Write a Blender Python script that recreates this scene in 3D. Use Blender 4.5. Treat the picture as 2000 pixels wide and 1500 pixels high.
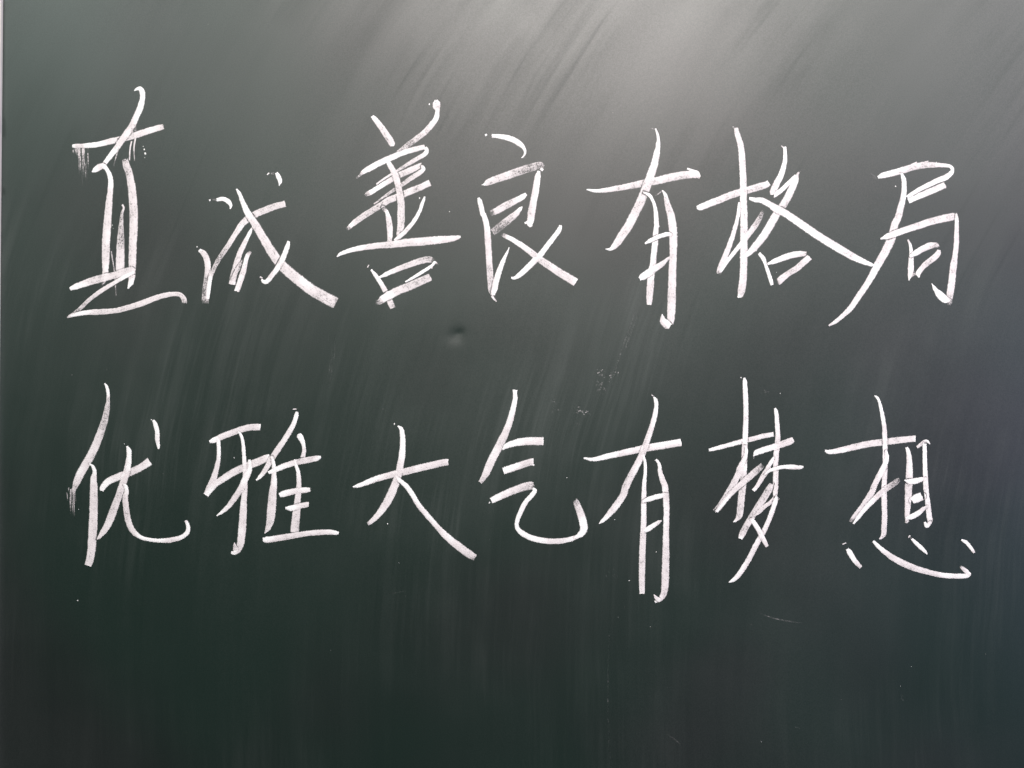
import bpy, math, random
import numpy as np
from mathutils import Vector, noise as mnoise

# ------------------------------------------------------------------ scene, camera, light
for o in list(bpy.data.objects):
    bpy.data.objects.remove(o)
SC = bpy.context.scene
COL = SC.collection

S = 0.00065                      # metres per photograph pixel on the board's face
CZ = 1.42                        # height of the picture's centre above the floor
def PX(x): return (x - 1000.0) * S
def PZ(y): return CZ + (750.0 - y) * S

cam_d = bpy.data.cameras.new('camera')
cam_d.sensor_width = 36.0
CAM_DIST = 1.0
cam_d.lens = 36.0 * CAM_DIST / (2000 * S)
cam_d.clip_start = 0.01
cam_d.clip_end = 100
cam = bpy.data.objects.new('camera', cam_d)
cam.location = (0, -CAM_DIST, CZ)
cam.rotation_euler = (math.radians(90), 0, 0)
COL.objects.link(cam)
SC.camera = cam

W = bpy.data.worlds.new('World')
SC.world = W
W.use_nodes = True
bgn = W.node_tree.nodes['Background']
bgn.inputs[0].default_value = (0.92, 0.97, 1.0, 1)
bgn.inputs[1].default_value = 0.018

def area(name, loc, target, sx, sy, power, col):
    d = bpy.data.lights.new(name, 'AREA')
    d.shape = 'RECTANGLE'
    d.size, d.size_y = sx, sy
    d.energy = power
    d.color = col
    o = bpy.data.objects.new(name, d)
    o.location = loc
    o.rotation_euler = (Vector(target) - Vector(loc)).to_track_quat('-Z', 'Y').to_euler()
    COL.objects.link(o)
    return o

# row of ceiling panels of the classroom, above and behind the camera; their blurred mirror
# images are the grey sheen across the top of the board
area('ceiling_lamp', (0.32, -2.2, CZ + 1.88), (0.30, -0.7, CZ), 1.7, 0.6, 108, (1.0, 0.94, 0.90))
area('ceiling_lamp', (2.65, -2.2, CZ + 1.88), (2.0, -0.7, CZ), 1.4, 0.6, 52, (1.0, 0.92, 0.95))
area('ceiling_lamp', (-2.0, -2.2, CZ + 1.88), (-1.5, -0.7, CZ), 1.4, 0.6, 26, (0.90, 1.0, 0.95))
# daylight from the window side of the room (to the right) and from the opposite side
area('window_light_right', (4.2, -1.5, CZ - 0.2), (0.2, 0, CZ - 0.3), 1.6, 2.0, 70, (0.50, 0.56, 1.0))

SC.render.engine = 'CYCLES'
SC.cycles.transparent_max_bounces = 32
vs = SC.view_settings
vs.view_transform = 'Standard'
vs.look = 'None'
vs.exposure = 0.0
vs.gamma = 1.0
vs.use_curve_mapping = False

# ------------------------------------------------------------------ material helpers
def new_mat(name):
    m = bpy.data.materials.new(name)
    m.use_nodes = True
    return m, m.node_tree, m.node_tree.nodes['Principled BSDF']

class NT:
    def __init__(s, nt): s.nt = nt
    def n(s, t, **kw):
        nd = s.nt.nodes.new(t)
        for k, v in kw.items(): setattr(nd, k, v)
        return nd
    def link(s, a, b): s.nt.links.new(a, b)
    def put(s, v, sock):
        if hasattr(v, 'is_output'): s.link(v, sock)
        else: sock.default_value = v
    def m(s, op, a, b=0.0, c=0.0, clamp=False):
        nd = s.n('ShaderNodeMath', operation=op, use_clamp=clamp)
        for i, v in enumerate((a, b, c)): s.put(v, nd.inputs[i])
        return nd.outputs[0]
    def rng(s, v, a, b, c=0.0, d=1.0, t='SMOOTHSTEP'):
        nd = s.n('ShaderNodeMapRange', interpolation_type=t)
        for i, q in enumerate((v, a, b, c, d)): s.put(q, nd.inputs[i])
        return nd.outputs[0]
    def vec(s, x, y, z):
        nd = s.n('ShaderNodeCombineXYZ')
        for i, v in enumerate((x, y, z)): s.put(v, nd.inputs[i])
        return nd.outputs[0]
    def noise(s, v, scale, detail=2.0, rough=0.5, w=None):
        nd = s.n('ShaderNodeTexNoise', noise_dimensions='3D')
        s.link(v, nd.inputs['Vector'])
        nd.inputs['Scale'].default_value = scale
        nd.inputs['Detail'].default_value = detail
        nd.inputs['Roughness'].default_value = rough
        return nd.outputs[0]
    def mix(s, f, a, b):
        nd = s.n('ShaderNodeMix', data_type='RGBA')
        s.put(f, nd.inputs[0]); s.put(a, nd.inputs[6]); s.put(b, nd.inputs[7])
        return nd.outputs[2]

# ---- chalkboard paint: dark green, wiped many times with a dusty cloth
def board_material():
    m, nt, P = new_mat('chalkboard_green')
    k = NT(nt)
    geo = k.n('ShaderNodeNewGeometry')
    sep = k.n('ShaderNodeSeparateXYZ'); k.link(geo.outputs['Position'], sep.inputs[0])
    x = sep.outputs[0]; z = k.m('SUBTRACT', sep.outputs[2], CZ)
    # wipe marks: run straight down low on the board, sweep to the right further up
    wob = k.noise(k.vec(x, 0.0, z), 2.2, 2.0)
    up = k.m('MAXIMUM', k.m('ADD', z, 0.45), 0.0)
    bend = k.m('MULTIPLY', k.m('POWER', up, 2.4), k.m('MULTIPLY_ADD', x, 0.12, 0.30))
    u = k.m('ADD', k.m('SUBTRACT', x, bend), k.m('MULTIPLY', k.m('SUBTRACT', wob, 0.5), 0.05))
    st1 = k.noise(k.vec(k.m('MULTIPLY', u, 9.0), 3.1, k.m('MULTIPLY', z, 1.1)), 1.0, 4.0, 0.55)
    st2 = k.noise(k.vec(k.m('MULTIPLY', u, 42.0), 7.7, k.m('MULTIPLY', z, 2.6)), 1.0, 4.0, 0.6)
    st3 = k.noise(k.vec(k.m('MULTIPLY', u, 220.0), 1.7, k.m('MULTIPLY', z, 7.0)), 1.0, 2.0, 0.6)
    cloud = k.noise(k.vec(x, 5.0, z), 3.5, 4.0, 0.55)
    grain = k.noise(geo.outputs['Position'], 700.0, 2.0, 0.7)
    fine = k.noise(geo.outputs['Position'], 260.0, 2.0, 0.6)
    st0 = k.noise(k.vec(k.m('MULTIPLY', u, 4.0), 2.2, k.m('MULTIPLY', z, 1.6)), 1.0, 3.0, 0.6)
    gate = k.rng(k.noise(k.vec(x, 11.0, z), 4.2, 3.0, 0.6), 0.40, 0.66)
    patch = k.rng(cloud, 0.32, 0.68)
    broad = k.m('ADD', k.m('MULTIPLY', k.rng(st0, 0.3, 0.7), 0.5), k.m('MULTIPLY', k.rng(st1, 0.3, 0.72), 0.5))
    thin = k.m('MULTIPLY', k.m('ADD', k.m('MULTIPLY', k.rng(st2, 0.46, 0.68), 0.65), k.m('MULTIPLY', k.rng(st3, 0.48, 0.68), 0.35)), k.m('MULTIPLY_ADD', gate, 0.85, 0.15))
    s = k.m('ADD', k.m('MULTIPLY', broad, 0.75), k.m('MULTIPLY', thin, 0.45))
    # chalk haze left by the cloth: cloudy, stronger across the middle of the board
    mid = k.rng(k.m('ABSOLUTE', k.m('ADD', z, 0.02)), 0.10, 0.36, 1.0, 0.42)
    haze = k.m('MULTIPLY', k.m('ADD', k.m('MULTIPLY', k.m('POWER', broad, 1.6), 0.55), k.m('MULTIPLY', thin, 1.25)), k.m('MULTIPLY_ADD', patch, 0.6, 0.4))
    dust = k.m('ADD', k.m('MULTIPLY', haze, mid), k.m('MULTIPLY', k.m('SUBTRACT', grain, 0.5), 0.45))
    dust = k.m('MULTIPLY', dust, 0.074, clamp=True)
    hue = k.noise(k.vec(x, 9.0, z), 2.6, 2.0)
    paint = k.mix(k.rng(hue, 0.35, 0.65), (0.0032, 0.0160, 0.0110, 1), (0.0055, 0.0105, 0.0092, 1))
    col = k.mix(dust, paint, (0.40, 0.43, 0.41, 1))
    k.link(col, P.inputs['Base Color'])
    r = k.m('ADD', 0.495, k.m('MULTIPLY', k.m('SUBTRACT', s, 0.5), 0.07))
    r = k.m('ADD', r, k.m('MULTIPLY', k.m('SUBTRACT', patch, 0.5), 0.05))
    k.link(r, P.inputs['Roughness'])
    sp = k.m('ADD', 1.0, k.m('MULTIPLY', k.m('SUBTRACT', s, 0.45), k.m('MULTIPLY_ADD', patch, -0.22, -0.15)))
    sp = k.m('ADD', sp, k.m('MULTIPLY', k.m('SUBTRACT', grain, 0.5), 0.45))
    # single narrow tracks where the cloth folded or lifted
    stx = k.noise(k.vec(k.m('MULTIPLY', u, 13.0), 4.4, k.m('MULTIPLY', z, 0.9)), 1.0, 2.0, 0.5)
    gate2 = k.rng(k.noise(k.vec(x, 21.0, z), 6.0, 2.0, 0.5), 0.48, 0.64)
    track = k.m('MULTIPLY', k.rng(k.m('ABSOLUTE', k.m('SUBTRACT', stx, 0.5)), 0.0, 0.026, 1.0, 0.0), gate2)
    sp = k.m('SUBTRACT', sp, k.m('MULTIPLY', track, 0.075))
    sp = k.m('SUBTRACT', sp, k.m('MULTIPLY', thin, 0.10))
    k.link(sp, P.inputs['Specular IOR Level'])
    b = k.n('ShaderNodeBump'); b.inputs['Strength'].default_value = 0.16; b.inputs['Distance'].default_value = 0.0005
    h = k.m('ADD', k.m('MULTIPLY', grain, 0.5), k.m('MULTIPLY', st3, 0.15))
    k.link(h, b.inputs['Height']); k.link(b.outputs[0], P.inputs['Normal'])
    return m

# ---- chalk: white powder caught on the tooth of the board; 'dens' = how heavily it was laid
def chalk_material():
    m, nt, P = new_mat('white_chalk')
    k = NT(nt)
    geo = k.n('ShaderNodeNewGeometry')
    uv = k.n('ShaderNodeUVMap'); uv.uv_map = 'UVMap'
    su = k.n('ShaderNodeSeparateXYZ'); k.link(uv.outputs[0], su.inputs[0])
    dens = k.n('ShaderNodeAttribute', attribute_name='dens').outputs['Fac']
    vn = k.n('ShaderNodeAttribute', attribute_name='vn').outputs['Fac']
    av = k.m('ABSOLUTE', vn)
    g1 = k.noise(geo.outputs['Position'], 620.0, 2.0, 0.6)
    g2 = k.noise(k.vec(k.m('MULTIPLY', su.outputs[0], 130.0), k.m('MULTIPLY', su.outputs[1], 800.0), 2.0), 1.0, 3.0, 0.6)
    g3 = k.noise(geo.outputs['Position'], 120.0, 2.0, 0.5)
    n = k.m('ADD', k.m('MULTIPLY', g1, 0.50), k.m('ADD', k.m('MULTIPLY', g2, 0.30), k.m('MULTIPLY', g3, 0.20)))
    n = k.rng(n, 0.355, 0.645, t='LINEAR')
    rim = k.m('MULTIPLY', k.rng(av, 0.55, 0.95), 0.14)
    th = k.m('SUBTRACT', 1.0, k.m('ADD', dens, rim))
    al = k.rng(n, k.m('SUBTRACT', th, 0.30), k.m('ADD', th, 0.22))
    soft = k.rng(k.m('ADD', k.m('ADD', dens, rim), k.m('MULTIPLY', k.m('SUBTRACT', g3, 0.5), 0.5)), 0.12, 0.82, t='LINEAR')
    al = k.m('ADD', k.m('MULTIPLY', al, 0.55), k.m('MULTIPLY', soft, 0.45))
    # the very edge breaks up on the grain
    edge = k.rng(k.m('ADD', av, k.m('MULTIPLY', k.m('SUBTRACT', g1, 0.5), 0.40)), 0.76, 1.06, 1.0, 0.0)
    a = k.m('MULTIPLY', al, edge, clamp=True)
    a = k.m('MULTIPLY', a, k.rng(dens, 0.0, 0.35, 0.25, 1.0, t='LINEAR'), clamp=True)
    k.link(a, P.inputs['Alpha'])
    heavy = k.m('ADD', k.rng(dens, 0.80, 0.98), k.m('MULTIPLY', k.m('SUBTRACT', n, 0.6), 0.5), clamp=True)
    heavy = k.m('ADD', heavy, rim, clamp=True)
    k.link(k.mix(heavy, (0.79, 0.74, 0.745, 1), (0.95, 0.945, 0.94, 1)), P.inputs['Base Color'])
    P.inputs['Roughness'].default_value = 1.0
    P.inputs['Specular IOR Level'].default_value = 0.05
    b = k.n('ShaderNodeBump'); b.inputs['Strength'].default_value = 0.5; b.inputs['Distance'].default_value = 0.0005
    k.link(n, b.inputs['Height']); k.link(b.outputs[0], P.inputs['Normal'])
    return m

def plain_material(name, col, rough, metal=0.0, vary=0.15, scale=60.0):
    m, nt, P = new_mat(name)
    k = NT(nt)
    geo = k.n('ShaderNodeNewGeometry')
    f = k.noise(geo.outputs['Position'], scale, 4.0, 0.6)
    c2 = tuple(c * (1 - vary) for c in col[:3]) + (1,)
    k.link(k.mix(f, c2, tuple(col[:3]) + (1,)), P.inputs['Base Color'])
    P.inputs['Roughness'].default_value = rough
    P.inputs['Metallic'].default_value = metal
    return m

M_BOARD = board_material()
M_CHALK = chalk_material()
M_RAIL = plain_material('painted_rail', (0.74, 0.70, 0.65), 0.45)
M_WALL = plain_material('cream_wall', (0.72, 0.68, 0.62), 0.85)
M_DARK = plain_material('dark_scuff', (0.02, 0.028, 0.03), 0.7)
M_PINK = plain_material('bare_chip', (0.75, 0.58, 0.52), 0.7)
M_BACK = plain_material('board_back', (0.30, 0.27, 0.23), 0.8)

# ------------------------------------------------------------------ object helpers
def mesh_obj(name, verts, faces, mat, parent=None, smooth=True):
    me = bpy.data.meshes.new(name)
    me.from_pydata(verts, [], faces)
    if smooth:
        me.polygons.foreach_set('use_smooth', [True] * len(me.polygons))
    me.materials.append(mat)
    o = bpy.data.objects.new(name, me)
    COL.objects.link(o)
    o.parent = parent
    return o

def box(name, x0, x1, y0, y1, z0, z1, mat, parent=None, shift=0.0, bev=0.0):
    """box whose x is sheared by shift (top relative to bottom); optional bevel"""
    import bmesh
    bm = bmesh.new()
    vs_ = []
    for z, sh in ((z0, 0.0), (z1, shift)):
        for (x, y) in ((x0, y0), (x1, y0), (x1, y1), (x0, y1)):
            vs_.append(bm.verts.new((x + sh, y, z)))
    for f in ((3, 2, 1, 0), (4, 5, 6, 7), (0, 1, 5, 4), (1, 2, 6, 5), (2, 3, 7, 6), (3, 0, 4, 7)):
        bm.faces.new([vs_[i] for i in f])
    if bev:
        bmesh.ops.bevel(bm, geom=list(bm.edges), offset=bev, segments=3, profile=0.5, affect='EDGES')
    me = bpy.data.meshes.new(name)
    bm.to_mesh(me); bm.free()
    me.materials.append(mat)
    o = bpy.data.objects.new(name, me)
    COL.objects.link(o)
    o.parent = parent
    return o

# ------------------------------------------------------------------ wall and board
BX0, BX1 = PX(-14), PX(2600)
BZ0, BZ1 = PZ(1820), PZ(-330)
wall = box('wall', BX0 - 0.9, BX1 + 0.3, 0.022, 0.12, BZ0 - 0.35, BZ1 + 0.35, M_WALL)
wall['kind'] = 'structure'

board = bpy.data.objects.new('chalkboard', None)
COL.objects.link(board)
board['label'] = 'dark green chalkboard with two rows of white chalk Chinese handwriting and a grey sheen'
board['category'] = 'chalkboard'

def dent(x, z):
    """a knock in the sheet: pushed in, with a lip to the lower side"""
    dx, dz = (x - PX(891)) / (15 * S), (z - PZ(656)) / (15 * S)
    a = math.radians(20)
    p, q = dx * math.cos(a) + dz * math.sin(a), -dx * math.sin(a) + dz * math.cos(a)
    d = 0.00085 * math.exp(-(p * p * 0.8 + q * q * 1.1))
    d += 0.00035 * math.exp(-((p - 0.5) ** 2 * 3 + (q - 0.25) ** 2 * 6))
    return d

def board_y(x, z):
    # the sheet is not perfectly flat: long shallow waves
    w = 0.0011 * mnoise.noise(Vector((x * 2.3, 3.3, z * 1.7))) + 0.00035 * mnoise.noise(Vector((x * 7.0, 8.1, z * 3.0)))
    return w + dent(x, z)

def lines(lo, hi, c, r, coarse, fine):
    out, v = [], lo
    while v < hi:
        out.append(v)
        v += fine if abs(v - c) < r else coarse
    out.append(hi)
    return out

GX = lines(BX0, BX1, PX(891), 0.04, 0.012, 0.0011)
GZ = lines(BZ0, BZ1, PZ(656), 0.04, 0.012, 0.0011)
nv = len(GX)
V = [(x, board_y(x, z), z) for z in GZ for x in GX]
F = [(j * nv + i, j * nv + i + 1, (j + 1) * nv + i + 1, (j + 1) * nv + i)
     for j in range(len(GZ) - 1) for i in range(nv - 1)]
surface = mesh_obj('writing_surface', V, F, M_BOARD, board)
backing = box('backing_board', BX0, BX1, 0.006, 0.020, BZ0, BZ1, M_BACK, board)

# pale left edging of the board: just shows along the upper left of the picture
x_top, x_bot = PX(5.8 + 330 * 0.0085), PX(5.8 - 1820 * 0.0085)
rail = box('edge_rail', x_bot - 0.028, x_bot, -0.005, 0.020, BZ0, BZ1, M_RAIL, board, shift=x_top - x_bot, bev=0.0016)
box('rail_scuff', PX(-4), PX(4.6), -0.0062, -0.0045, PZ(262), PZ(226), M_DARK, rail, bev=0.0008)
box('rail_chip', PX(-3), PX(4.2), -0.0062, -0.0045, PZ(374), PZ(360), M_PINK, rail, bev=0.0008)

# ------------------------------------------------------------------ chalk strokes
CROP = {  # origin and magnification of the view in which each stroke was measured
    'A': (100, 150, 6.0), 'B': (370, 320, 5.0), 'C': (640, 180, 6.818), 'D': (910, 240, 8.0), 'd': (910, 410, 7.896),
    'E': (1130, 240, 7.5), 'e': (1130, 440, 7.144), 'F': (1350, 240, 7.896), 'f': (1370, 400, 5.714),
    'G': (1600, 300, 6.667), 'H': (110, 740, 7.143), 'I': (390, 790, 7.143), 'J': (680, 810, 5.0),
    'K': (920, 750, 8.333), 'L': (1130, 760, 7.5), 'l': (1130, 960, 6.5217), 'M': (1370, 730, 7.896),
    'm': (1370, 900, 6.0), 'N': (1590, 760, 7.5), 'n': (1600, 940, 6.25), 'P': (0, 0, 1.0)}

def parse(txt):
    ox, oy, sc = 0, 0, 1.0
    pts = []
    for t in txt.split():
        if t[0] == '@':
            ox, oy, sc = CROP[t[1]]
            continue
        q = [float(v) for v in t.split(',')]
        d = q[3] if len(q) > 3 else None
        pts.append([ox + q[0] / sc, oy + q[1] / sc, q[2] / sc, d])
    return pts

def catmull(p0, p1, p2, p3, t):
    return 0.5 * (2 * p1 + (p2 - p0) * t + (2 * p0 - 5 * p1 + 4 * p2 - p3) * t * t + (3 * p1 - p0 - 3 * p2 + p3) * t ** 3)

def resample(pts, step=1.2):
    n = len(pts)
    out = []
    for i in range(n - 1):
        a, b = pts[i], pts[i + 1]
        pa = pts[i - 1] if i else [2 * a[k] - b[k] for k in range(4)]
        pb = pts[i + 2] if i + 2 < n else [2 * b[k] - a[k] for k in range(4)]
        m = max(2, int(math.hypot(b[0] - a[0], b[1] - a[1]) / step))
        for j in range(m):
            t = j / m
            out.append([catmull(pa[k], a[k], b[k], pb[k], t) for k in range(2)] +
                       [a[k] + (b[k] - a[k]) * (t * t * (3 - 2 * t)) for k in (2, 3)])
    out.append(list(pts[-1]))
    return out

LAYER = [0]
def n1(seed, t):
    return mnoise.noise(Vector((t, seed * 7.31, 0.5)))

ACROSS = (-1.0, -0.85, -0.65, -0.4, -0.15, 0.15, 0.4, 0.65, 0.85, 1.0)
def ribbon(pts, seed, lift, crown=0.00030, rough=1.0):
    """verts, faces, uv per vert, vn, dens of one chalk stroke lying on the board"""
    pts = resample(pts)
    V, UV, VN, DE, F = [], [], [], [], []
    n = len(pts)
    L = 0.0
    side = 1 if (seed * 7919) % 5 < 3 else -1
    fade = 0.14 + 0.22 * ((seed * 104729) % 17) / 17.0
    for i, (x, y, w, d) in enumerate(pts):
        a, b = pts[max(0, i - 1)], pts[min(n - 1, i + 1)]
        tx, ty = b[0] - a[0], b[1] - a[1]
        l = math.hypot(tx, ty) or 1.0
        tx, ty = tx / l, ty / l
        if i: L += math.hypot(x - pts[i - 1][0], y - pts[i - 1][1])
        nx, ny = -ty, tx
        h = max(w, 0.8) * 0.5 + 0.5
        jl = rough * (0.45 * n1(seed, L * 0.16) + 0.35 * n1(seed + 31, L * 0.55))
        jr = rough * (0.45 * n1(seed + 57, L * 0.16) + 0.35 * n1(seed + 83, L * 0.55))
        endj = rough * 1.0
        for v in ACROSS:
            e = h + (jl if v < 0 else jr)
            ex = ey = 0.0
            if i == 0 or i == n - 1:               # ends break off unevenly
                q = endj * n1(seed + 11, v * 2.3 + (9 if i else 0)) * min(1.0, w / 6)
                ex, ey = tx * q, ty * q
            X, Z = PX(x + nx * v * e + ex), PZ(y + ny * v * e + ey)
            Y = board_y(X, Z) - 0.00006 - lift - crown * (1 - v * v) ** 0.7
            V.append((X, Y, Z)); UV.append((L * S, v * e * S)); VN.append(v)
            t = max(0.0, (v * side + 0.15) / 1.15)
            wide = min(1.0, max(0.0, (w - 5) / 8))
            DE.append(d - fade * wide * t ** 1.5 * (0.6 + 0.8 * n1(seed + 5, L * 0.03)) + 0.15 * n1(seed + 3, L * 0.05) * wide)
    m = len(ACROSS)
    for i in range(n - 1):
        for j in range(m - 1):
            F.append((i * m + j, (i + 1) * m + j, (i + 1) * m + j + 1, i * m + j + 1))
    return V, F, UV, VN, DE

def chalk_mesh(name, parts, parent, kind=None):
    V, F, UV, VN, DE = [], [], [], [], []
    for (v, f, u, vn, de) in parts:
        o = len(V)
        V += v; UV += u; VN += vn; DE += de
        F += [tuple(i + o for i in q) for q in f]
    ob = mesh_obj(name, V, F, M_CHALK, parent)
    me = ob.data
    uvl = me.uv_layers.new(name='UVMap')
    for lp in me.loops:
        uvl.data[lp.index].uv = UV[lp.vertex_index]
    for nm, dat in (('vn', VN), ('dens', DE)):
        at = me.attributes.new(nm, 'FLOAT', 'POINT')
        at.data.foreach_set('value', dat)
    if kind: ob['kind'] = kind
    return ob

SEED = [1]
def stroke(txt, parent, dens=0.84, name='stroke'):
    pts = parse(txt)
    last = None
    for p in pts:
        if p[3] is None:
            # thin passages were pressed hard and are solid white
            p[3] = dens if p[2] > 8.5 else min(1.0, dens + 0.12)
    SEED[0] += 1
    LAYER[0] += 1
    return pts, ribbon(pts, SEED[0], LAYER[0] * 0.000022)

def scrape(older, pts, seed):
    """the edge of a newer stroke scrapes a fine line into the chalk it crosses"""
    V, F, UV, VN, DE = older
    q = np.array(resample(pts, 1.5))
    P = np.array(V)
    px, py = P[:, 0] / S + 1000.0, 750.0 - (P[:, 2] - CZ) / S
    near = np.where((px > q[:, 0].min() - 14) & (px < q[:, 0].max() + 14) & (py > q[:, 1].min() - 14) & (py < q[:, 1].max() + 14))[0]
    if not len(near): return
    d = np.hypot(px[near, None] - q[None, :, 0], py[near, None] - q[None, :, 1]) - (q[None, :, 2] * 0.5 + 0.45)
    j = d.argmin(1)
    d = d[np.arange(len(near)), j]
    for i, dist, jj in zip(near, d, j):
        if -0.2 < dist < 2.0:
            k = max(0.0, 0.35 + 0.9 * n1(seed + 17, px[i] * 0.06 + py[i] * 0.05))
            DE[i] -= 1.15 * k * (1.0 - abs(dist - 0.7) / 1.4)

def speck_shape(x, y, r, seed, dens=0.95):
    """an irregular crumb of chalk stuck to the board"""
    rnd = random.Random(seed)
    V, UV, VN, DE, F = [], [], [], [], []
    X, Z = PX(x), PZ(y)
    V.append((X, board_y(X, Z) - 0.0003, Z)); UV.append((x * S, y * S)); VN.append(0.0); DE.append(dens)
    k = 7
    for i in range(k):
        a = 2 * math.pi * i / k
        q = r * rnd.uniform(0.65, 1.3)
        xx, zz = PX(x + q * math.cos(a)), PZ(y + q * math.sin(a) * 1.15)
        V.append((xx, board_y(xx, zz) - 0.00005, zz)); UV.append((x * S, y * S)); VN.append(0.8); DE.append(dens)
    for i in range(k):
        F.append((0, 1 + (i + 1) % k, 1 + i))
    return V, F, UV, VN, DE

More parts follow.
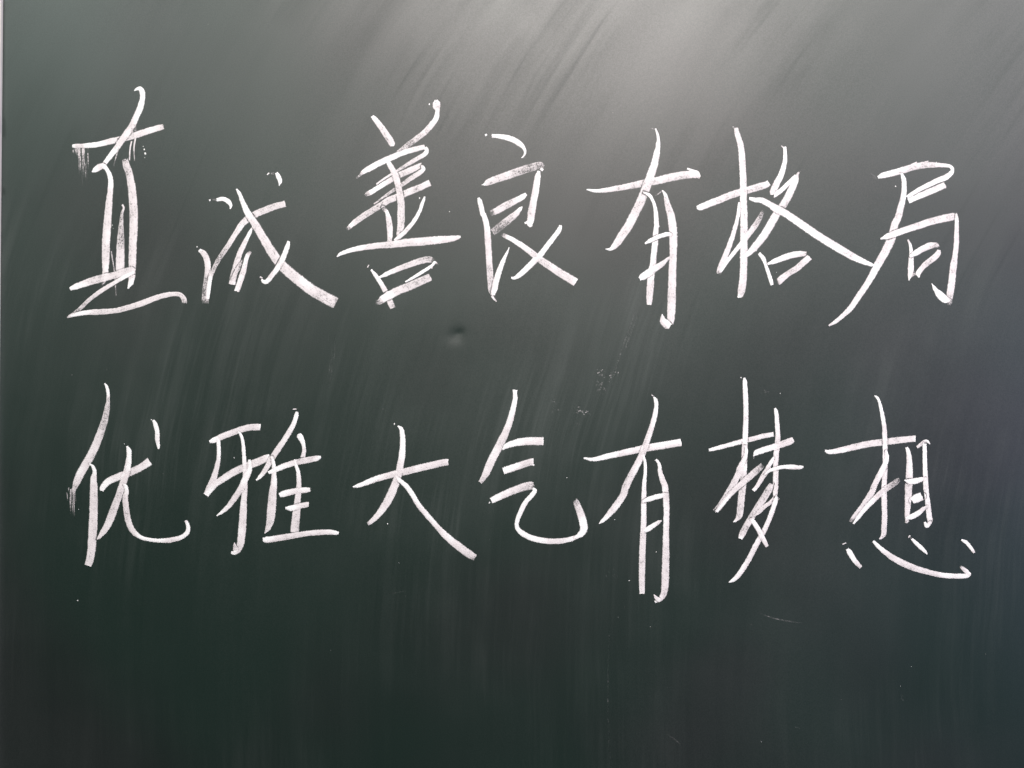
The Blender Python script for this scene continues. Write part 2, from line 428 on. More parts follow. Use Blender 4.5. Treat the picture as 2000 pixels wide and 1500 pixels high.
CHARS = [
 ('first character of the upper row, a tall chalk sign with crumbly drips under its crossbar', [
  "@A 250,812,34,1 300,810,46,.8 360,810,46,.75 430,806,54,1 560,790,62,1 700,757,68 800,735,70 900,712,68,.8 1010,678,74 1150,632,72 1250,602,68,.8 1318,585,58,.6",
  "@A 975,165,8,1 1005,143,28,1 1040,140,50,1 1066,175,62,1 1071,250,60,1 1045,360,72,1 1005,450,72,.95 955,560,72,.85 890,660,75 830,745,72 760,845,66,.95 690,935,60,1 618,1030,48,1",
  "@A 480,1116,14,1 520,1090,66,1 570,1058,74,.85 612,1048,60,.95 655,1090,44,1 690,1170,56,1 700,1260,62,1 694,1340,62 684,1420,70 679,1500,78 668,1620,86 658,1750,92 644,1950,94 640,2150,86 637,2280,68 626,2370,46 600,2440,12,.5",
  "@A 866,965,66,.6 880,1030,80,.75 905,1100,84,.7 930,1200,84,.75 952,1350,94,.8 962,1490,97,.8 968,1600,99,.8 966,1800,97,.85 957,2000,90 952,2200,86 947,2330,78 936,2410,62,1 900,2482,14,1",
  "@A 834,1500,20,.8 852,1540,20,.75 832,1600,26,.6 824,1700,44,.55 820,1800,64,.5 816,1900,82,.6 813,2050,95,.75 810,2200,100,.8 808,2275,98,.8",
  "@A 222,2485,40,1 300,2456,68,.95 450,2402,84,.85 600,2360,88,.82 730,2330,80,.82 850,2292,80,.82 930,2266,76 978,2278,54,.95",
  "@A 972,2290,40,1 900,2325,44,1 750,2410,42,.85 600,2500,48,.85 450,2612,44,.6 300,2752,40,.55 195,2812,20,.4",
  "@A 188,2822,14,.4 255,2793,40,1 400,2766,50,.95 550,2756,64,.75 750,2742,58,.75 900,2705,62,.78 1050,2660,68,.8 1200,2602,64,.78 1330,2562,58,.8 1450,2546,50,.75 1520,2560,52,.7 1558,2610,58,.65 1562,2652,58,.5"],
  ["@A 706,2045,7,.6 722,2150,7,.6 745,2300,8,.5 755,2450,5,.4 762,2570,3,.2",
   "@A 945,755,12,.8 926,850,12,.8 920,980,8,.6", "@A 990,715,15,.7 972,840,12,.7 980,985,5,.4",
   "@A 795,830,10,.6 765,930,9,.5 736,1040,4,.3", "@A 955,600,20,.4 950,660,24,.4", "@A 985,560,14,.4 990,640,16,.35",
   "DRIP 142 172 289 392"],
  [(282, 292, 1.4), (284, 300, 1.8), (280, 286, .8), (283, 308, .7), (220, 440, .8), (221.5, 446, .7)]),
 ('second character of the upper row, a loose chalk sign with one long thick stroke to the right', [
  "@B 268,352,30,1 330,344,40,1 378,368,44,1 404,404,30,1 398,442,5,1",
  "@B 97,842,34,.95 145,880,54,.85 174,950,58 180,1040,56,.75 170,1130,60,.55 160,1230,64,.55 155,1310,68,.6 155,1362,58,.3",
  "@B 938,390,60,.72 850,413,62,.72 760,445,65,.75 650,490,65,.8 560,545,64 500,610,58,.9 440,702,48,.85 370,812,46,.65 300,912,42,.5 240,1020,38,.55 205,1110,40,.9 190,1200,42,1 180,1290,38,1 177,1320,30,1",
  "@B 618,612,8,1 582,690,34,.95 537,780,46 490,880,52 455,1000,58 430,1100,62,.75 416,1178,64,.8",
  "@B 522,940,18,.5 472,1030,36,.5 430,1115,38,.6 402,1162,28,.8",
  "@B 598,858,24,.4 566,900,40,.95 547,970,44,.9 525,1060,52,.85 495,1150,54,.88 462,1245,48,.95",
  "@B 460,246,12,1 488,290,30,1 520,370,44,.95 570,480,62,.9 630,570,72 690,670,78 760,790,84,.84 830,900,92,.84 920,1010,98,.84 1050,1120,104,.84 1180,1222,108,.82 1300,1292,110,.8 1395,1342,112,.78 1432,1360,108,.65",
  "@B 970,756,24,1 954,820,44,1 915,920,48,1 860,1020,50,.95 800,1100,46,.9 758,1148,44,1 722,1150,30,1 706,1128,14,.9",
  "@B 850,88,28,1 872,130,44,1 886,170,38,1 879,216,6,1"],
  ["@B 690,1105,14,.8 715,1118,10,.7", "@B 760,108,7,.9 780,90,9,.9", "@B 230,352,10,.3 265,350,14,.3", "@B 800,100,14,.25 828,92,18,.3"],
  [(410, 391, 1.8), (385, 482, 1.2)]),
 ('third character of the upper row, a dense chalk sign of stacked bars over a small box', [
  "@C 592,322,44,1 640,372,66,.95 700,450,78,.85 770,550,84,.8 830,640,88,.75 855,690,82,.8 858,722,50,.9",
  "@C 1448,108,50,.9 1450,150,104,.85 1452,200,98,.75 1460,250,52,.9 1445,350,66,1 1390,430,74,.9 1300,530,74,.78 1200,610,72,.62 1090,690,70,.5 990,762,48,.5 915,803,18,.8",
  "@C 385,1148,12,.4 440,1100,26,.5 480,1062,56,1 560,1015,78,1 700,940,80,1 850,872,78,1 1000,810,70,.95 1150,765,70,.9 1295,730,58,.9",
  "@C 1300,738,44,.95 1322,782,48,1 1290,830,58,.9 1200,882,54,.78 1100,942,48,.7 1000,1002,38,.65 920,1052,28,.8 760,1150,22,.85 650,1228,18,.8",
  "@C 500,1378,44,.25 540,1352,58,.5 585,1328,64,1 700,1256,64,.95 850,1166,68,.8 1000,1086,78,.72 1150,1020,80,.75 1258,970,64,.85",
  "@C 1262,985,36,.95 1274,1030,54,.95 1220,1078,62,.8 1130,1135,62,.7 1030,1208,52,.6 900,1292,38,.5 760,1392,32,.55 620,1496,22,.6",
  "@C 1364,1205,86,.85 1250,1262,84,.8 1100,1322,88,.75 950,1386,86,.75 800,1448,84,.7 700,1512,78,.62 620,1562,76,.6 480,1650,80,.62 380,1722,74,.8 305,1782,54,1 290,1800,50,.5 255,1826,40,.3",
  "@C 803,925,54,.95 850,1010,70,.8 900,1100,80,.78 930,1200,82,.78 955,1320,80,.75 970,1420,90,.7 980,1500,95,.78 976,1600,98,.75 978,1700,98,.78 972,1800,90,.8 945,1880,56,.8 924,1932,8,.7",
  "@C 738,1535,44,.3 765,1570,46,.5 790,1602,44,1 815,1700,74,.88 828,1810,78,.85 830,1900,70,.85 824,1985,58,.8",
  "@C 1295,1392,18,1 1275,1450,38,1 1255,1500,42,1 1230,1572,42,1 1180,1670,50,.95 1110,1770,54,.88 1040,1850,54,.85 960,1922,52,.9 890,1975,24,.95",
  "@C 125,2194,12,1 180,2152,42,1 300,2108,58,1 450,2075,68,.9 650,2046,78,.82 850,2030,92,.8 1050,2006,104,.8 1250,1990,108,.85 1450,1972,102,.9 1620,1955,86,.92 1720,1938,60,.85 1772,1924,22,.9",
  "@C 578,2366,24,1 640,2440,52,1 700,2532,58,.95 760,2632,64,.85 800,2720,64,.85 838,2810,76,.82 868,2876,68,.7",
  "@C 690,2468,26,1 800,2415,58,.9 950,2350,68,.84 1100,2295,76,.76 1250,2245,84,.68 1350,2230,84,.55 1418,2250,54,.3",
  "@C 1470,2298,10,.3 1425,2268,36,1 1400,2300,30,1 1330,2352,38,1 1230,2415,42,1 1130,2475,34,1 1035,2528,16,1",
  "@C 1372,2462,100,.78 1250,2515,106,.66 1100,2580,106,.62 950,2640,106,.82 830,2700,110,.95 745,2748,100,1 690,2792,74,.5 640,2800,40,.25"],
  ["@C 1395,2310,16,.9 1385,2352,8,.7", "@C 530,2335,9,.7 550,2300,6,.6", "@C 700,2772,30,.9 750,2780,30,.95"],
  [(838.5, 203.5, 1.7), (819.5, 387, 1.4), (878, 413.5, .8)]),
 ('fourth character of the upper row, a chalk sign with a long curved cap and crossed tail strokes', [
  "@D 403,205,58,.9 500,212,60,1 620,228,82,1 720,258,88,.95 800,303,84,.92 868,352,68,.95 912,410,46,1 924,468,30,1 904,516,20,1 868,549,6,1",
  "@D 272,972,24,1 340,935,96,.75 450,890,114,.68 600,840,120,.72 750,787,124,.6 900,737,126,.52 1050,692,124,.48 1150,668,116,.42 1205,700,80,.35",
  "@D 1140,752,40,1 1120,850,90,1 1105,950,100,.95 1085,1080,104,.92 1060,1200,104,.9 1040,1320,114,.86 1022,1420,118,.85 @d 1008,60,116,.85 998,150,108,.9 985,210,96,.95 1005,265,40,.9",
  "@D 942,1110,50,1 880,1160,84,.95 780,1215,94,.85 650,1280,108,.75 540,1340,112,.8 465,1382,100,.9 420,1400,96,.35 380,1412,80,.25",
  "@D 882,1312,14,1 842,1352,58,.95 @d 770,62,88,.7 700,120,108,.55 600,200,114,.42 500,280,114,.36 408,346,108,.35",
  "@D 196,1172,36,1 218,1230,68,1 240,1320,74,.92 262,1420,78,.9 @d 278,90,76,.9 310,200,84,.88 330,330,94,.86 340,480,98,.84 350,640,94,.82 360,800,92,.78 370,950,96,.7 380,1100,96,.62 375,1220,66,.55 400,1310,26,.5 472,1416,10,.5",
  "@d 669,578,5,1 620,690,38,1 560,820,66,1 510,950,82,1 465,1100,88,1 440,1220,88,1 413,1312,62,1",
  "@d 552,378,44,.18 600,402,58,.6 650,425,62,1 720,460,70,1 860,550,84,.95 1000,650,94,.88 1150,770,104,.78 1300,870,114,.76 1450,970,120,.78 1600,1060,124,.85 1695,1120,126,.92",
  "@d 1462,236,42,1 1435,310,68,1 1350,430,74,1 1250,560,78,1 1150,690,88,1 1050,790,92,.95 940,900,90,.95 830,1000,72,1 750,1050,42,1 698,1045,22,1"],
  ["@d 395,1330,18,.9 430,1370,22,1 470,1412,10,.7", "@d 905,205,26,1 950,190,34,1", "@D 1165,715,30,.95 1205,745,40,.9"],
  [(949, 263.8, 2.2), (942, 361, 1.0), (1051.5, 377, 1.0), (1050.5, 381.5, .8)]),
 ('fifth character of the upper row, a broad chalk sign whose tall right leg ends in a folded hook', [
  "@E 118,978,16,1 250,997,44,1 400,987,64,.9 550,962,78,.85 700,937,84,.8 850,906,98,.78 1000,878,104,.8 1150,850,112,.78 1350,802,118,.78 1550,767,114,.8 1700,762,104,.88 1778,792,56,.7",
  "@E 1122,88,16,1 1148,150,30,1 1165,240,38,1 1160,350,66,1 1140,470,92,.95 1110,600,106,.9 1070,730,116,.86 1020,870,122,.8 966,1010,126,.76 906,1160,126,.78 838,1300,126,.8 772,1430,128,.84 @e 690,20,122,.84 620,120,120,.82 560,210,110,.84 500,290,84,.9 440,335,36,1 376,331,8,1",
  "@E 950,1020,26,.95 1030,1060,44,1 1090,1150,42,1 1120,1250,48,1 1135,1380,62,1 1140,1490,68,.95 @e 1080,60,68,.95 1072,150,72,.95 1065,250,84,.92 1050,400,78,.95 1035,550,84,.92 1010,700,94,.9 1000,850,98,.88 990,1000,90,.88 985,1112,64,.9",
  "@E 1224,990,16,.9 1270,1060,48,.95 1290,1150,72,.8 1325,1270,98,.8 1355,1380,110,.82 1370,1490,118,.84 @e 1312,60,110,.84 1320,200,108,.84 1318,400,98,.82 1310,600,104,.82 1305,800,110,.8 1298,1000,114,.78 1295,1150,118,.8 1288,1290,108,.84 1300,1385,40,.9",
  "@e 925,258,22,1 990,220,48,1 1080,175,54,1 1180,140,58,.98 1240,126,60,.9 1280,132,44,.9",
  "@e 850,750,56,1 900,715,98,1 980,660,98,1 1060,605,92,.95 1150,550,76,.85 1230,480,42,.8 1298,424,6,.7",
  "@e 1272,1412,84,1 1230,1388,112,.95 1185,1340,104,.9 1172,1290,56,.85 1164,1240,4,.9"],
  ["@E 1588,672,22,.9 1680,708,34,1 1742,728,30,1 1768,790,24,1", "@E 1045,85,10,.3 1110,98,8,.3", "@E 1128,1072,5,.4 1215,1005,8,.5"],
  [(1314.5, 423, .9), (1317, 430, .8), (1322, 445, 1), (1322.5, 455, 1), (1323, 462, .9), (1287.5, 442, .9)]),
 ('sixth character of the upper row, a wide chalk sign with a long stroke reaching its right neighbour', [
  "@F 84,1306,50,1 150,1300,98,1 300,1240,104,.9 450,1180,104,.82 600,1120,106,.78 750,1072,108,.76 900,1030,110,.74 1050,985,110,.74 1150,955,100,.78 1198,925,84,.92",
  "@F 684,82,60,.7 715,200,82,.9 755,330,90,.9 775,470,98,.88 785,620,100,.88 795,780,102,.86 800,950,103,.88 803,1100,105,.88 805,1300,107,.9 812,1480,108,.9 @f 470,60,76,.9 472,200,80,.88 472,400,82,.86 470,550,82,.84 468,700,80,.8 460,850,84,.78 446,950,84,.75 432,1005,66,.9 403,1034,14,1",
  "@F 736,1226,20,1 730,1330,42,.95 720,1450,52,.95 @f 416,40,28,.95 400,150,36,.92 370,270,44,.88 330,400,54,.86 285,520,58,.84 240,630,62,.82 202,725,60,.8 190,775,44,.3",
  "@f 212,745,30,1 280,640,38,.98 350,550,42,.95 430,450,48,.92 510,350,58,.85 570,270,62,.7 630,180,58,.5 668,105,40,.42 682,68,16,.3",
  "@F 1440,372,46,1 1445,480,54,1 1440,600,66,1 1410,720,82,.98 1370,830,92,.95 1310,950,102,.9 1265,1050,104,.88 1262,1112,88,.95",
  "@F 1275,1155,12,.9 1318,1096,66,1 1400,1030,68,1 1470,960,64,.98 1560,872,58,1 1612,810,40,1",
  "@F 1676,748,8,.3 1640,790,30,.6 1605,880,96,1 1560,990,108,.95 1500,1120,112,.9 1420,1260,112,.9 1330,1390,112,.9 1260,1490,112,.9 @f 850,80,76,.9 770,220,88,.86 690,350,88,.88 610,450,82,.92 540,530,62,.98 480,575,38,1 426,592,10,1",
  "@F 890,1166,44,1 980,1190,66,1 1090,1200,88,1 1200,1255,92,1 1350,1340,98,.98 1500,1430,98,.98 @f 790,30,68,1 900,78,78,.98 1050,175,84,.95 1200,280,86,.95 1350,380,88,.92 1500,470,88,.92 1650,560,82,.92 1780,625,66,.95 1880,665,40,1 1928,682,14,1",
  "@f 640,542,34,1 688,600,44,1 714,670,32,1 745,760,38,1 770,840,42,.98 787,896,34,.95",
  "@f 735,662,20,1 830,625,58,.98 950,580,66,.9 1080,550,66,.88 1168,548,48,.6",
  "@f 1205,585,66,.9 1130,650,70,.85 1060,710,68,.78 980,760,62,.72 900,820,74,.82 870,850,76,.8 842,866,70,.3"],
  ["@F 1385,355,10,.5 1415,382,14,.7", "@F 635,62,8,.3 660,80,20,.4"],
  [(1477, 489.5, 1.0), (1516.5, 532, .7)]),
 ('last character of the upper row, a chalk sign with a long slanting left leg and a small box', [
  "@G 760,312,34,1 830,285,74,.95 950,255,82,.88 1080,220,84,.82 1200,183,84,.75 1330,155,84,.7 1450,148,70,.68 1600,152,50,.78 1700,165,38,1 1735,208,40,1 1712,260,58,1 1640,312,72,1 1540,352,66,.98 1430,405,62,.98 1300,470,56,.98 1200,530,48,.95 1140,570,36,.9",
  "@G 1640,408,80,.88 1550,447,82,.84 1400,512,82,.82 1250,577,66,.95 1160,622,66,1",
  "@G 1072,262,30,1 1098,340,58,.95 1104,450,62,.92 1090,580,72,.88 1060,700,82,.84 1030,820,88,.82 980,930,96,.8 932,1117,112,.74 835,1317,104,.8 750,1467,98,.86 640,1667,82,.88 505,1867,76,.86 400,2017,68,.86 237,2167,50,.88 120,2244,20,.8",
  "@G 796,1112,16,1 900,1075,72,1 1020,1030,82,.98 1150,985,84,.92 1300,937,88,.84 1450,887,94,.8 1600,850,98,.78 1720,825,98,.75 1805,806,74,.5",
  "@G 1785,786,22,1 1788,870,46,1 1788,980,52,.8 1785,1080,60,.78 1784,1167,64,.78 1768,1317,68,.84 1746,1467,86,.84 1728,1617,90,.82 1710,1767,94,.78 1697,1850,86,.7 1695,1925,60,.5 1690,1975,36,.3",
  "@G 1462,1690,5,1 1508,1768,48,1 1568,1840,100,1 1632,1898,96,1 1695,1915,40,1",
  "@G 1152,1122,14,.7 1184,1197,34,.95 1196,1287,44,.98 1192,1387,64,.92 1190,1487,78,.88 1183,1567,64,.9 1163,1654,12,.9",
  "@G 1190,1334,36,1 1260,1292,72,.98 1350,1238,82,.9 1440,1202,84,.8 1515,1194,66,.5 1548,1225,40,.4",
  "@G 1558,1255,44,.85 1540,1307,72,.75 1480,1367,78,.68 1400,1427,72,.66 1330,1497,66,.8 1288,1560,66,.9 1296,1614,18,.95"],
  ["@G 1190,150,12,.8 1270,112,10,.8", "@G 1370,110,10,.7 1420,100,8,.7", "@G 1190,1590,40,.35 1250,1555,50,.35", "@G 675,265,20,.15 735,325,24,.2"],
  [(1749, 364, 1.0), (1829, 317, .9), (1870, 434, .8)]),
 ('first character of the lower row, a chalk sign with a slanting left stroke and a swept hooked tail', [
  "@H 673,64,10,1 703,108,38,1 722,200,40,1 724,290,44,.75 712,400,72,.6 692,500,84,.55 662,620,94,.55 622,740,102,.66 575,860,108,.76 530,970,112,.82 470,1090,114,.85 400,1210,114,.86 330,1336,112,.86 286,1436,98,.84 252,1530,60,.55 236,1600,34,.25",
  "@H 462,1185,12,1 512,1228,42,1 534,1310,54,.95 520,1390,84,.84 522,1536,104,.78 520,1786,114,.74 512,2036,122,.78 500,2236,118,.82 489,2386,112,.82 463,2536,104,.82 448,2580,98,.85 440,2606,92,.95",
  "@H 1304,1150,116,.95 1200,1222,98,.86 1050,1296,98,.82 900,1352,98,.86 760,1410,94,.88 690,1462,88,.95 645,1520,72,1 630,1560,52,1",
  "@H 985,938,26,1 1013,1000,64,1 1015,1080,68,.98 1000,1200,84,.9 975,1320,94,.84 945,1410,94,.84 910,1516,94,.8 870,1636,96,.78 820,1766,104,.78 770,1906,108,.76 720,2026,102,.78 660,2126,82,.82 600,2206,42,.8 565,2238,10,.7",
  "@H 930,1462,20,.9 972,1505,46,1 978,1580,58,.9 960,1656,74,.8 970,1766,78,.76 985,1886,82,.76 1005,1986,84,.78 1040,2076,82,.8 1090,2146,72,.85 1170,2206,52,.95 1280,2240,44,1 1420,2256,48,.95 1560,2252,66,.86 1680,2232,66,.88 1770,2196,58,.98 1828,2138,58,1 1840,2076,52,1 1822,2010,42,.95 1798,1978,32,.7",
  "@H 1352,576,34,1 1388,650,58,1 1408,750,60,.95 1410,850,58,.9 1424,930,40,.95 1425,978,18,.9"],
  ["DRIP 130 147 955 1050"],
  [(153.5, 995, .7), (295.7, 820, 1.0), (243, 867, .7)]),
 ('second character of the lower row, a chalk sign of two halves joined by a sloping stroke', [
  "@I 136,520,34,1 200,498,74,1 330,440,82,.9 450,395,82,.86 580,350,84,.78 700,320,88,.8 800,316,90,.86 848,316,84,.95",
  "@I 250,458,26,1 260,520,48,1 266,620,52,.95 262,750,52,.88 240,870,66,.84 210,980,78,.82 175,1070,82,.82 130,1150,66,.84 62,1248,18,.9",
  "@I 978,718,62,.95 900,760,98,.84 800,805,106,.82 650,865,102,.82 500,930,98,.82 350,1022,92,.84 220,1108,88,.86 140,1192,84,.92 88,1268,72,1",
  "@I 540,380,16,1 580,440,38,1 605,550,42,.98 615,680,48,.95 622,800,52,.92 630,920,58,.9 632,1050,64,.9 628,1180,70,.88 618,1300,78,.88 606,1500,98,.84 594,1700,106,.84 578,1880,104,.84 560,1970,92,.84 530,2030,80,.9 485,2068,56,1 438,2066,30,1",
  "@I 690,770,34,1 700,850,58,1 688,930,72,1 650,1010,88,.95 612,1095,88,.9 568,1180,84,.84 510,1270,78,.82 440,1370,72,.84 370,1452,58,.88 300,1510,38,.95 238,1554,8,1",
  "@I 1355,102,34,1 1348,160,58,1 1310,270,62,.95 1240,400,70,.88 1150,540,76,.84 1060,670,78,.8 980,800,78,.82 910,920,66,.86 850,1000,50,.95 790,1058,18,1",
  "@I 1008,730,34,1 1030,830,48,.95 1035,950,62,.92 1034,1100,86,.88 1022,1200,104,.84 1010,1350,116,.82 998,1500,120,.78 985,1620,108,.7 955,1720,74,.75 908,1798,10,.8",
  "@I 1385,408,50,1 1400,450,86,1 1432,510,62,1 1452,580,48,.95 1456,650,50,.88 1438,745,60,.82",
  "@I 960,955,40,1 1050,915,68,1 1200,852,76,.95 1350,806,78,.85 1500,776,82,.84 1620,752,76,.88 1692,733,32,1",
  "@I 1324,765,10,1 1345,850,38,1 1375,950,52,.92 1385,1080,62,.88 1380,1200,72,.84 1370,1300,82,.8 1355,1450,98,.76 1340,1600,112,.74 1330,1700,116,.75 1325,1782,118,.8",
  "@I 1112,1264,56,1 1160,1250,82,1 1230,1230,84,.95 1350,1206,78,.86 1470,1194,76,.86 1542,1190,56,.88",
  "@I 1195,1444,26,1 1280,1446,78,1 1400,1416,72,.86 1490,1398,68,.84 1522,1396,58,.86",
  "@I 884,1890,58,1 950,1886,84,1 1100,1865,82,.86 1250,1840,80,.8 1450,1806,72,.86 1650,1786,72,.88 1800,1780,70,.92 1890,1790,58,.96 1940,1796,36,1",
  "@I 484,1928,8,.7 490,1980,46,.7 500,2030,70,.75"],
  ["@I 1300,66,9,.8 1350,64,9,.8"],
  [(457, 894.5, 1.0), (575.5, 799, .8)]),
 ('third character of the lower row, a simple chalk sign of one crossbar over two spread legs', [
  "@J 46,706,12,1 110,690,38,1 250,636,56,.92 400,592,62,.86 560,555,66,.84 700,520,68,.82 850,486,66,.84 940,466,62,.88 978,464,58,.92",
  "@J 484,110,12,1 518,140,40,1 530,210,48,1 532,300,54,.94 525,400,60,.9 507,500,64,.86 488,590,68,.84 458,680,76,.82 408,800,80,.82 350,900,72,.82 290,980,56,.85 230,1040,42,.85 190,1066,30,.55",
  "@J 465,592,10,.9 500,640,38,1 560,690,44,1 620,770,46,1 680,870,48,.96 760,970,50,.9 830,1050,50,.88 880,1106,48,.8 940,1170,62,.86 1020,1240,70,.84 1100,1300,74,.82 1180,1360,74,.7 1242,1396,62,.5"],
  ["@J 880,1108,30,1 898,1092,30,.9"],
  [(770, 828, 1.4), (757, 1023, .9), (779, 1100, .5)]),
 ('fourth character of the lower row, a chalk sign of short bars above a big swinging upturned hook', [
  "@K 718,95,74,1 715,160,60,1 718,240,72,1 690,380,82,.98 660,500,92,.92 620,640,102,.88 570,770,112,.86 510,900,126,.84 440,1040,130,.84 370,1170,132,.84 300,1320,130,.82 255,1430,116,.82 200,1530,88,.78 148,1602,62,.55",
  "@K 512,1066,22,1 580,1008,82,1 680,970,102,.98 800,945,118,.92 950,930,128,.84 1100,930,130,.82 1160,930,132,.86 1180,930,128,1",
  "@K 525,1415,108,1 620,1385,114,1 740,1345,112,.95 860,1305,110,.84 960,1274,110,.78 1020,1268,110,.84",
  "@K 328,1900,92,1 450,1840,108,.98 580,1780,114,.88 720,1725,118,.82 860,1675,128,.72 980,1650,130,.62 1025,1640,86,.3",
  "@K 1010,1695,34,1 1036,1740,66,1 980,1820,74,1 900,1910,74,.94 840,2010,78,.9 790,2120,74,.92 752,2220,64,.95 745,2310,60,.98 775,2380,76,.98 850,2440,88,.96 970,2500,88,.94 1120,2540,88,.9 1300,2560,88,.88 1450,2555,84,.88 1600,2530,78,.92 1720,2488,62,1 1790,2440,60,1",
  "@K 1690,2500,26,1 1790,2440,100,1 1835,2360,122,1 1822,2250,124,.98 1790,2130,118,.86 1750,2020,108,.74 1715,1930,94,.55 1690,1888,76,.35"],
  ["@K 1000,1310,10,1 1028,1325,20,1"],
  [(956, 981.5, 1.4), (1107, 933, .7)]),
 ('fifth character of the lower row, a clean solid white chalk sign standing taller than its neighbours', [
  "@L 76,1010,16,1 180,1030,42,1 300,1016,66,1 450,977,80,.95 600,946,86,.94 800,902,96,.88 1000,862,102,.86 1200,830,106,.88 1400,796,104,.9 1503,778,106,.98",
  "@L 1102,115,24,1 1130,170,52,1 1138,250,54,1 1120,370,66,1 1090,490,72,.96 1050,620,78,.9 1000,760,86,.86 960,880,88,.86 910,1000,92,.88 850,1120,96,.86 770,1270,102,.84 690,1430,104,.84 @l 570,40,88,.84 500,150,86,.82 430,240,82,.86 370,310,62,.92 310,370,42,.94 260,410,8,.9",
  "@L 942,965,30,1 970,1060,38,1 978,1180,44,1 970,1290,50,.96 960,1400,60,.92 957,1490,64,.9 @l 832,40,58,.92 830,200,64,.9 828,400,68,.88 820,600,76,.84 812,800,78,.82 808,1000,78,.82 806,1150,74,.82 808,1302,64,.88",
  "@L 1128,1032,32,1 1165,1072,38,1 1185,1130,44,.98 1195,1220,62,.88 1230,1330,78,.84 1265,1430,88,.84 @l 1108,30,78,.85 1115,120,78,.86 1120,250,74,.88 1115,450,74,.88 1112,650,80,.86 1110,850,88,.84 1105,1050,94,.82 1100,1200,90,.82 1085,1295,78,.86 1040,1368,56,.95 970,1406,26,1",
  "@l 824,124,34,1 900,95,62,1 1000,66,62,1 1080,48,56,.92 1145,48,44,.6",
  "@l 836,502,40,1 880,480,62,1 950,435,58,.96 1010,396,42,.88 1058,370,12,.8",
  "@l 958,1312,6,.8 985,1350,42,.8 1020,1376,48,.9"],
  ["@L 1070,85,8,.7 1098,108,8,.6"],
  [(1281.5, 1078, .8), (1228.5, 1134, .9), (1200.5, 1015, .7)]),
 ('sixth character of the lower row, a crowded chalk sign of crossing strokes with a long low tail', [
  "@M 112,1176,36,1 200,1156,52,1 350,1116,62,.95 500,1076,68,.92 650,1036,70,.9 800,1000,70,.84 950,962,70,.86 1112,932,68,.92",
  "@M 658,62,28,1 668,130,62,1 672,250,70,.98 680,400,73,.92 682,550,74,.9 682,700,74,.92 678,850,78,.92 672,1000,80,.92 665,1150,84,.9 660,1300,88,.88 655,1420,90,.86 @m 498,90,70,.84 490,200,74,.8 480,320,78,.76 465,450,80,.74 455,560,78,.74 442,640,70,.75 405,695,32,.85 372,718,6,1",
  "@M 675,1115,30,.95 690,1200,48,.98 670,1290,62,.9 620,1390,74,.86 580,1475,82,.84 @m 440,135,74,.84 390,240,74,.78 330,350,74,.76 270,450,74,.74 210,540,68,.7 150,590,48,.4",
  "@m 175,596,36,1 240,510,48,1 320,410,54,.92 400,330,58,.86 490,250,64,.82 580,170,72,.68 650,110,74,.5 715,48,58,.3",
  "@M 1128,530,26,1 1150,590,58,1 1160,700,62,.96 1168,820,68,.92 1175,950,72,.88 1170,1080,78,.86 1155,1200,82,.9 1145,1330,76,.9 1140,1430,72,.88 @m 870,80,64,.88 868,200,60,.88 865,320,60,.88 860,425,46,.9",
  "@M 800,1272,10,1 848,1216,80,1 950,1177,92,.96 1080,1136,92,.9 1220,1092,96,.84 1350,1046,102,.8 1416,1012,74,.92",
  "@M 1110,1285,24,.95 1070,1370,58,.92 1010,1460,62,.88 @m 790,75,54,.84 740,150,56,.78 690,230,56,.78 650,300,42,.88 606,348,36,.95",
  "@m 735,165,14,.9 780,124,28,1 860,92,38,1 960,72,42,1 1060,72,54,.9 1150,76,42,.9 1192,68,14,1",
  "@m 818,268,48,.7 790,330,78,.66 740,420,82,.76 680,510,78,.78 610,620,74,.8 550,720,74,.74 510,790,74,.58 480,850,74,.8 452,912,50,.95",
  "@m 622,645,14,.8 680,592,46,.8 740,535,42,.75 800,492,46,.8 850,440,40,.85",
  "@m 878,418,30,1 862,480,52,.98 830,580,54,.92 790,690,54,.9 740,800,56,.9 680,910,58,.88 620,1020,60,.9 560,1140,60,.88 500,1240,60,.9 440,1330,56,.92 380,1390,42,.95 322,1423,10,1",
  "@m 586,688,46,1 640,760,52,.98 690,850,56,.92 730,930,52,.86 768,1003,40,.65"],
  ["@m 885,455,20,.6 905,435,14,.4", "@M 800,1290,8,.4 805,1305,6,.3"],
  [(1447, 737.5, 1.2), (1523.5, 768, .7)]),
 ('last character of the lower row, a chalk sign above three short dabs and a shallow curved stroke', [
  "@N 154,902,26,1 230,920,62,1 400,892,82,.95 600,842,90,.86 800,802,94,.84 1000,776,94,.84 1200,752,96,.82 1400,732,90,.84 1482,726,90,.95",
  "@N 880,97,14,1 925,130,34,1 955,200,38,1 980,300,48,.96 1005,430,58,.92 1025,560,62,.9 1032,700,66,.92 1036,850,66,.94 1035,1000,66,.92 1038,1150,68,.88 1028,1300,70,.9 1022,1450,70,.9 @n 790,40,64,.9 790,200,66,.9 795,400,64,.88 790,550,64,.86 785,640,58,.84 755,690,28,.85 728,704,6,.8",
  "@N 1050,905,34,1 1065,1000,54,1 1040,1090,72,.98 990,1190,78,.92 930,1310,82,.86 866,1440,84,.84 @n 652,105,70,.8 600,200,74,.8 520,320,70,.8 440,420,66,.74 385,500,54,.45",
  "@n 415,518,20,1 480,430,48,1 560,330,56,.96 650,240,58,.88 740,150,64,.82 830,80,68,.62 920,20,68,.45 978,-24,48,.25",
  "@N 1352,850,34,1 1375,920,58,.94 1390,1030,78,.84 1392,1150,92,.84 1390,1280,102,.84 1385,1400,104,.86 @n 1090,50,88,.84 1085,150,84,.82 1078,280,74,.82 1072,400,58,.85 1070,470,44,.75 1058,508,26,.5",
  "@N 1502,852,34,.7 1560,810,42,.8 1610,765,38,.85 1652,762,36,1 1694,804,6,1",
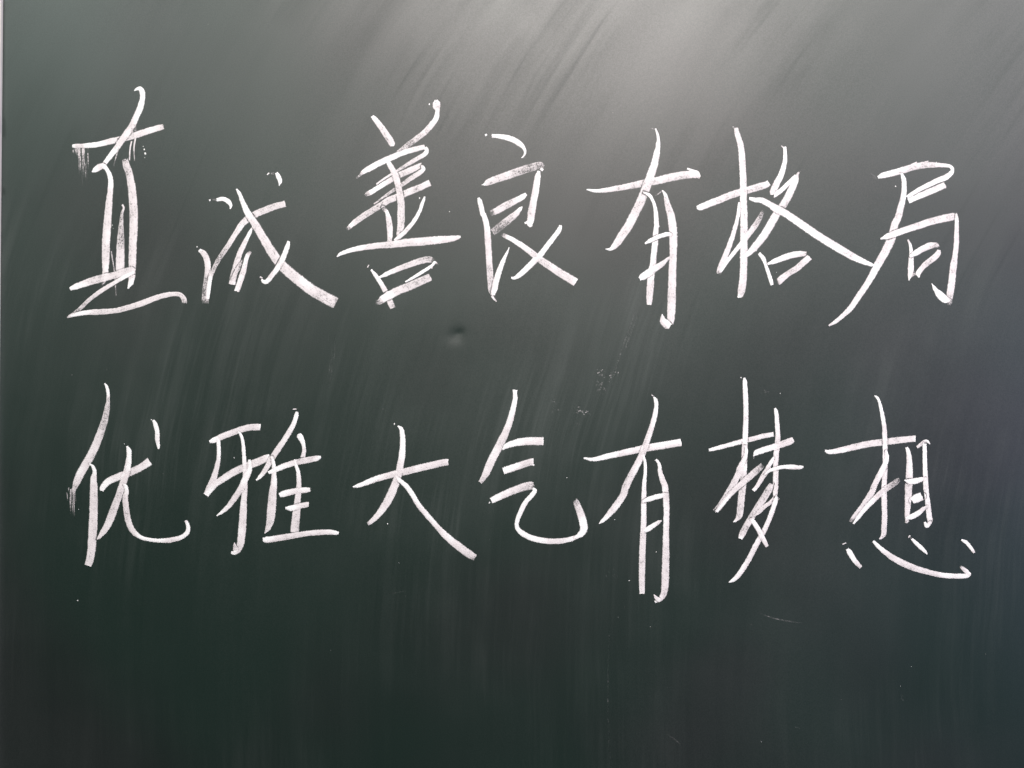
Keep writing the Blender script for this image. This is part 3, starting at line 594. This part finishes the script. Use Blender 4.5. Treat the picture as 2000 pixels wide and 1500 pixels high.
  "@N 1615,795,52,.95 1615,900,58,.96 1618,1050,60,.96 1622,1200,64,.94 1630,1350,70,.92 1635,1480,72,.9 @n 1297,30,58,.9 1307,150,58,.9 1325,300,62,.86 1340,420,64,.86 1348,490,56,.9 1318,552,40,1",
  "@n 1350,505,40,.9 1312,545,44,1 1290,510,28,1 1284,494,12,.9",
  "@N 1318,1333,12,1 1400,1352,74,1 1480,1346,82,1 1560,1322,66,.95 1622,1310,34,.8",
  "@n 1128,240,66,1 1140,232,84,1 1185,208,108,1 1236,188,100,.98 1250,182,98,.96",
  "@n 1055,452,30,1 1130,430,62,1 1200,392,62,.96 1260,342,46,.85 1312,305,20,.7",
  "@n 336,824,36,1 370,870,60,1 410,940,62,.96 450,990,52,.88 505,1050,40,.6",
  "@n 655,728,28,1 720,795,46,.96 800,865,58,.88 900,935,72,.8 1000,990,78,.82 1100,1035,74,.84 1250,1086,68,.84 1400,1126,62,.88 1550,1150,60,.92 1700,1156,58,.92 1790,1152,58,.95 1845,1128,34,.95",
  "@n 1842,1132,16,.95 1790,1096,52,.9 1745,1060,36,.7 1718,1038,20,.4",
  "@n 1124,700,24,1 1180,755,42,1 1230,800,48,1 1275,842,36,1 1313,888,10,1",
  "@n 1730,712,18,1 1790,745,42,1 1830,790,38,.98 1865,835,36,.92 1888,873,24,.7"],
  ["@n 280,768,8,.8 325,750,7,.9", "@n 1085,685,9,.8 1105,660,9,.9", "@n 1108,685,5,.4 1120,695,5,.4"],
  [(1778, 972.5, 1.1)]),
]

def drip(spec, seed):
    """powder that slid down from a stroke: a comb of fine broken vertical streaks"""
    x0, x1, y0, y1 = [float(v) for v in spec.split()[1:]]
    rnd = random.Random(seed)
    out = []
    H = y1 - y0
    for i in range(int(12 + (x1 - x0) * 0.7)):
        f = rnd.random()
        x = x0 + (x1 - x0) * f
        c = max(0.2, 1 - abs(f - 0.62) * 1.3) * rnd.uniform(0.6, 1.1)
        ln = H * rnd.uniform(0.2, 0.8) * c
        st = y0 + (rnd.uniform(-3, 2) if i % 3 else rnd.uniform(0.1, 0.55) * H * c)
        w = rnd.uniform(0.3, 1.1)
        dx = rnd.uniform(-.6, 1.2) + 0.03 * ln
        d = rnd.uniform(.18, .6)
        out.append(ribbon([[x, st, w * .9, d], [x + dx * .4, st + ln * .45, w, d * .8], [x + dx, st + ln, w * .3, d * .2]],
                          seed + i, 0.00004, crown=0.00008, rough=0.3))
    return out

for label, strokes, fine, specks in CHARS:
    ch = bpy.data.objects.new('chalk_character', None)
    COL.objects.link(ch)
    ch.parent = board
    ch['label'] = label
    LAYER[0] = 0
    made = []
    for s in strokes:
        pts, rb = stroke(s, ch)
        for (_, old) in made:
            scrape(old, pts, SEED[0])
        made.append((pts, rb))
    for (_, rb) in made:
        chalk_mesh('stroke', [rb], ch)
    bits = []
    for s in fine:
        SEED[0] += 1
        if s.startswith('DRIP'):
            bits += drip(s, 500 + SEED[0])
        else:
            p = parse(s)
            LAYER[0] += 1
            bits.append(ribbon(p, SEED[0], LAYER[0] * 0.000022, crown=0.00015, rough=0.5))
    for i, (x, y, r) in enumerate(specks):
        bits.append(speck_shape(x, y, r, 900 + SEED[0] * 13 + i))
    if bits:
        chalk_mesh('chalk_crumbs', bits, ch, 'stuff')

# ------------------------------------------------------------------ faint old marks on the board
def faint(txt, d=0.12, w=1.0):
    SEED[0] += 1
    p = parse(txt)
    for q in p:
        if q[3] is None: q[3] = d
    return ribbon(p, SEED[0], 0.00001, crown=0.00002, rough=0.4)

scr = [
 "@P 1190,1232,.5,.05 1188,1290,1.2,.07 1187,1330,1.2,.1 1188,1420,1.2,.04 1193,1500,1.2,.03",
 "@P 1480,1196,.5,.1 1510,1207,1.0,.22 1540,1213,1.0,.2 1566,1217,.5,.1",
 "@P 1240,610,.6,.08 1228,645,1.2,.14 1212,690,1.2,.12 1198,735,1,.06",
 "@P 1247,615,.5,.06 1236,640,1,.12 1222,680,1,.1",
 "@P 1303,1434,.5,.1 1318,1444,.9,.18 1331,1456,.5,.1",
 "@P 760,1160,.5,.06 778,1157,.8,.14 792,1154,.5,.08",
 "@P 640,650,.6,.08 648,690,1.2,.12 640,740,1,.06",
 "@P 655,640,1,.06 652,700,1.5,.1 640,760,1,.05",
 "@P 1553,1420,.8,.1 1562,1422,.8,.12",
]
for i, s in enumerate(scr):
    chalk_mesh('faint_scratch', [faint(s)], board)

rnd = random.Random(5)
def scuff(cx, cy, rx, ry, n, ang, dmax):
    out = []
    for i in range(n):
        x, y = rnd.gauss(cx, rx), rnd.gauss(cy, ry)
        l = rnd.uniform(1.5, 6.0)
        a = math.radians(ang + rnd.gauss(0, 22))
        d = rnd.uniform(0.05, dmax) * 0.8
        out.append(ribbon([[x, y, .4, d], [x + l * .5 * math.cos(a), y + l * .5 * math.sin(a), rnd.uniform(.5, 1.5), d],
                           [x + l * math.cos(a), y + l * math.sin(a), .3, d]], int(x * 7 + y), 0.00001, crown=0.00003, rough=0.3))
    return out
for (cx, cy, rx, ry, n, ang, dm) in ((1181, 733, 12, 3.5, 22, -55, .45), (1176, 755, 8, 7, 20, -60, .35), (1082, 790, 3, 8, 12, 75, .35),
                                     (1142, 806, 8, 4, 16, 32, .65), (1124, 799, 5, 3, 8, 20, .4), (1495, 765, 4, 4, 9, 40, .3),
                                     (1124, 830, 4, 3, 5, 10, .25), (1762, 1362, 5, 4, 8, 30, .2), (1195, 1118, 8, 7, 8, 45, .16)):
    chalk_mesh('chalk_scuff', scuff(cx, cy, rx, ry, n, ang, dm), board, 'stuff')

dots = [speck_shape(151.5, 1173, 1.1, 41), speck_shape(1780, 1302, .55, 42), speck_shape(1759, 1340, .5, 43), speck_shape(1487, 1448, .5, 44),
        speck_shape(1207, 1206, .45, 45), speck_shape(1270, 1224, .45, 46), speck_shape(1925, 1277, .45, 47)]
for i in range(110):
    dots.append(speck_shape(rnd.uniform(20, 1985), rnd.uniform(20, 1490), rnd.uniform(.3, .65), 100 + i, rnd.uniform(.05, .3)))
chalk_mesh('chalk_dust_specks', dots, board, 'stuff')
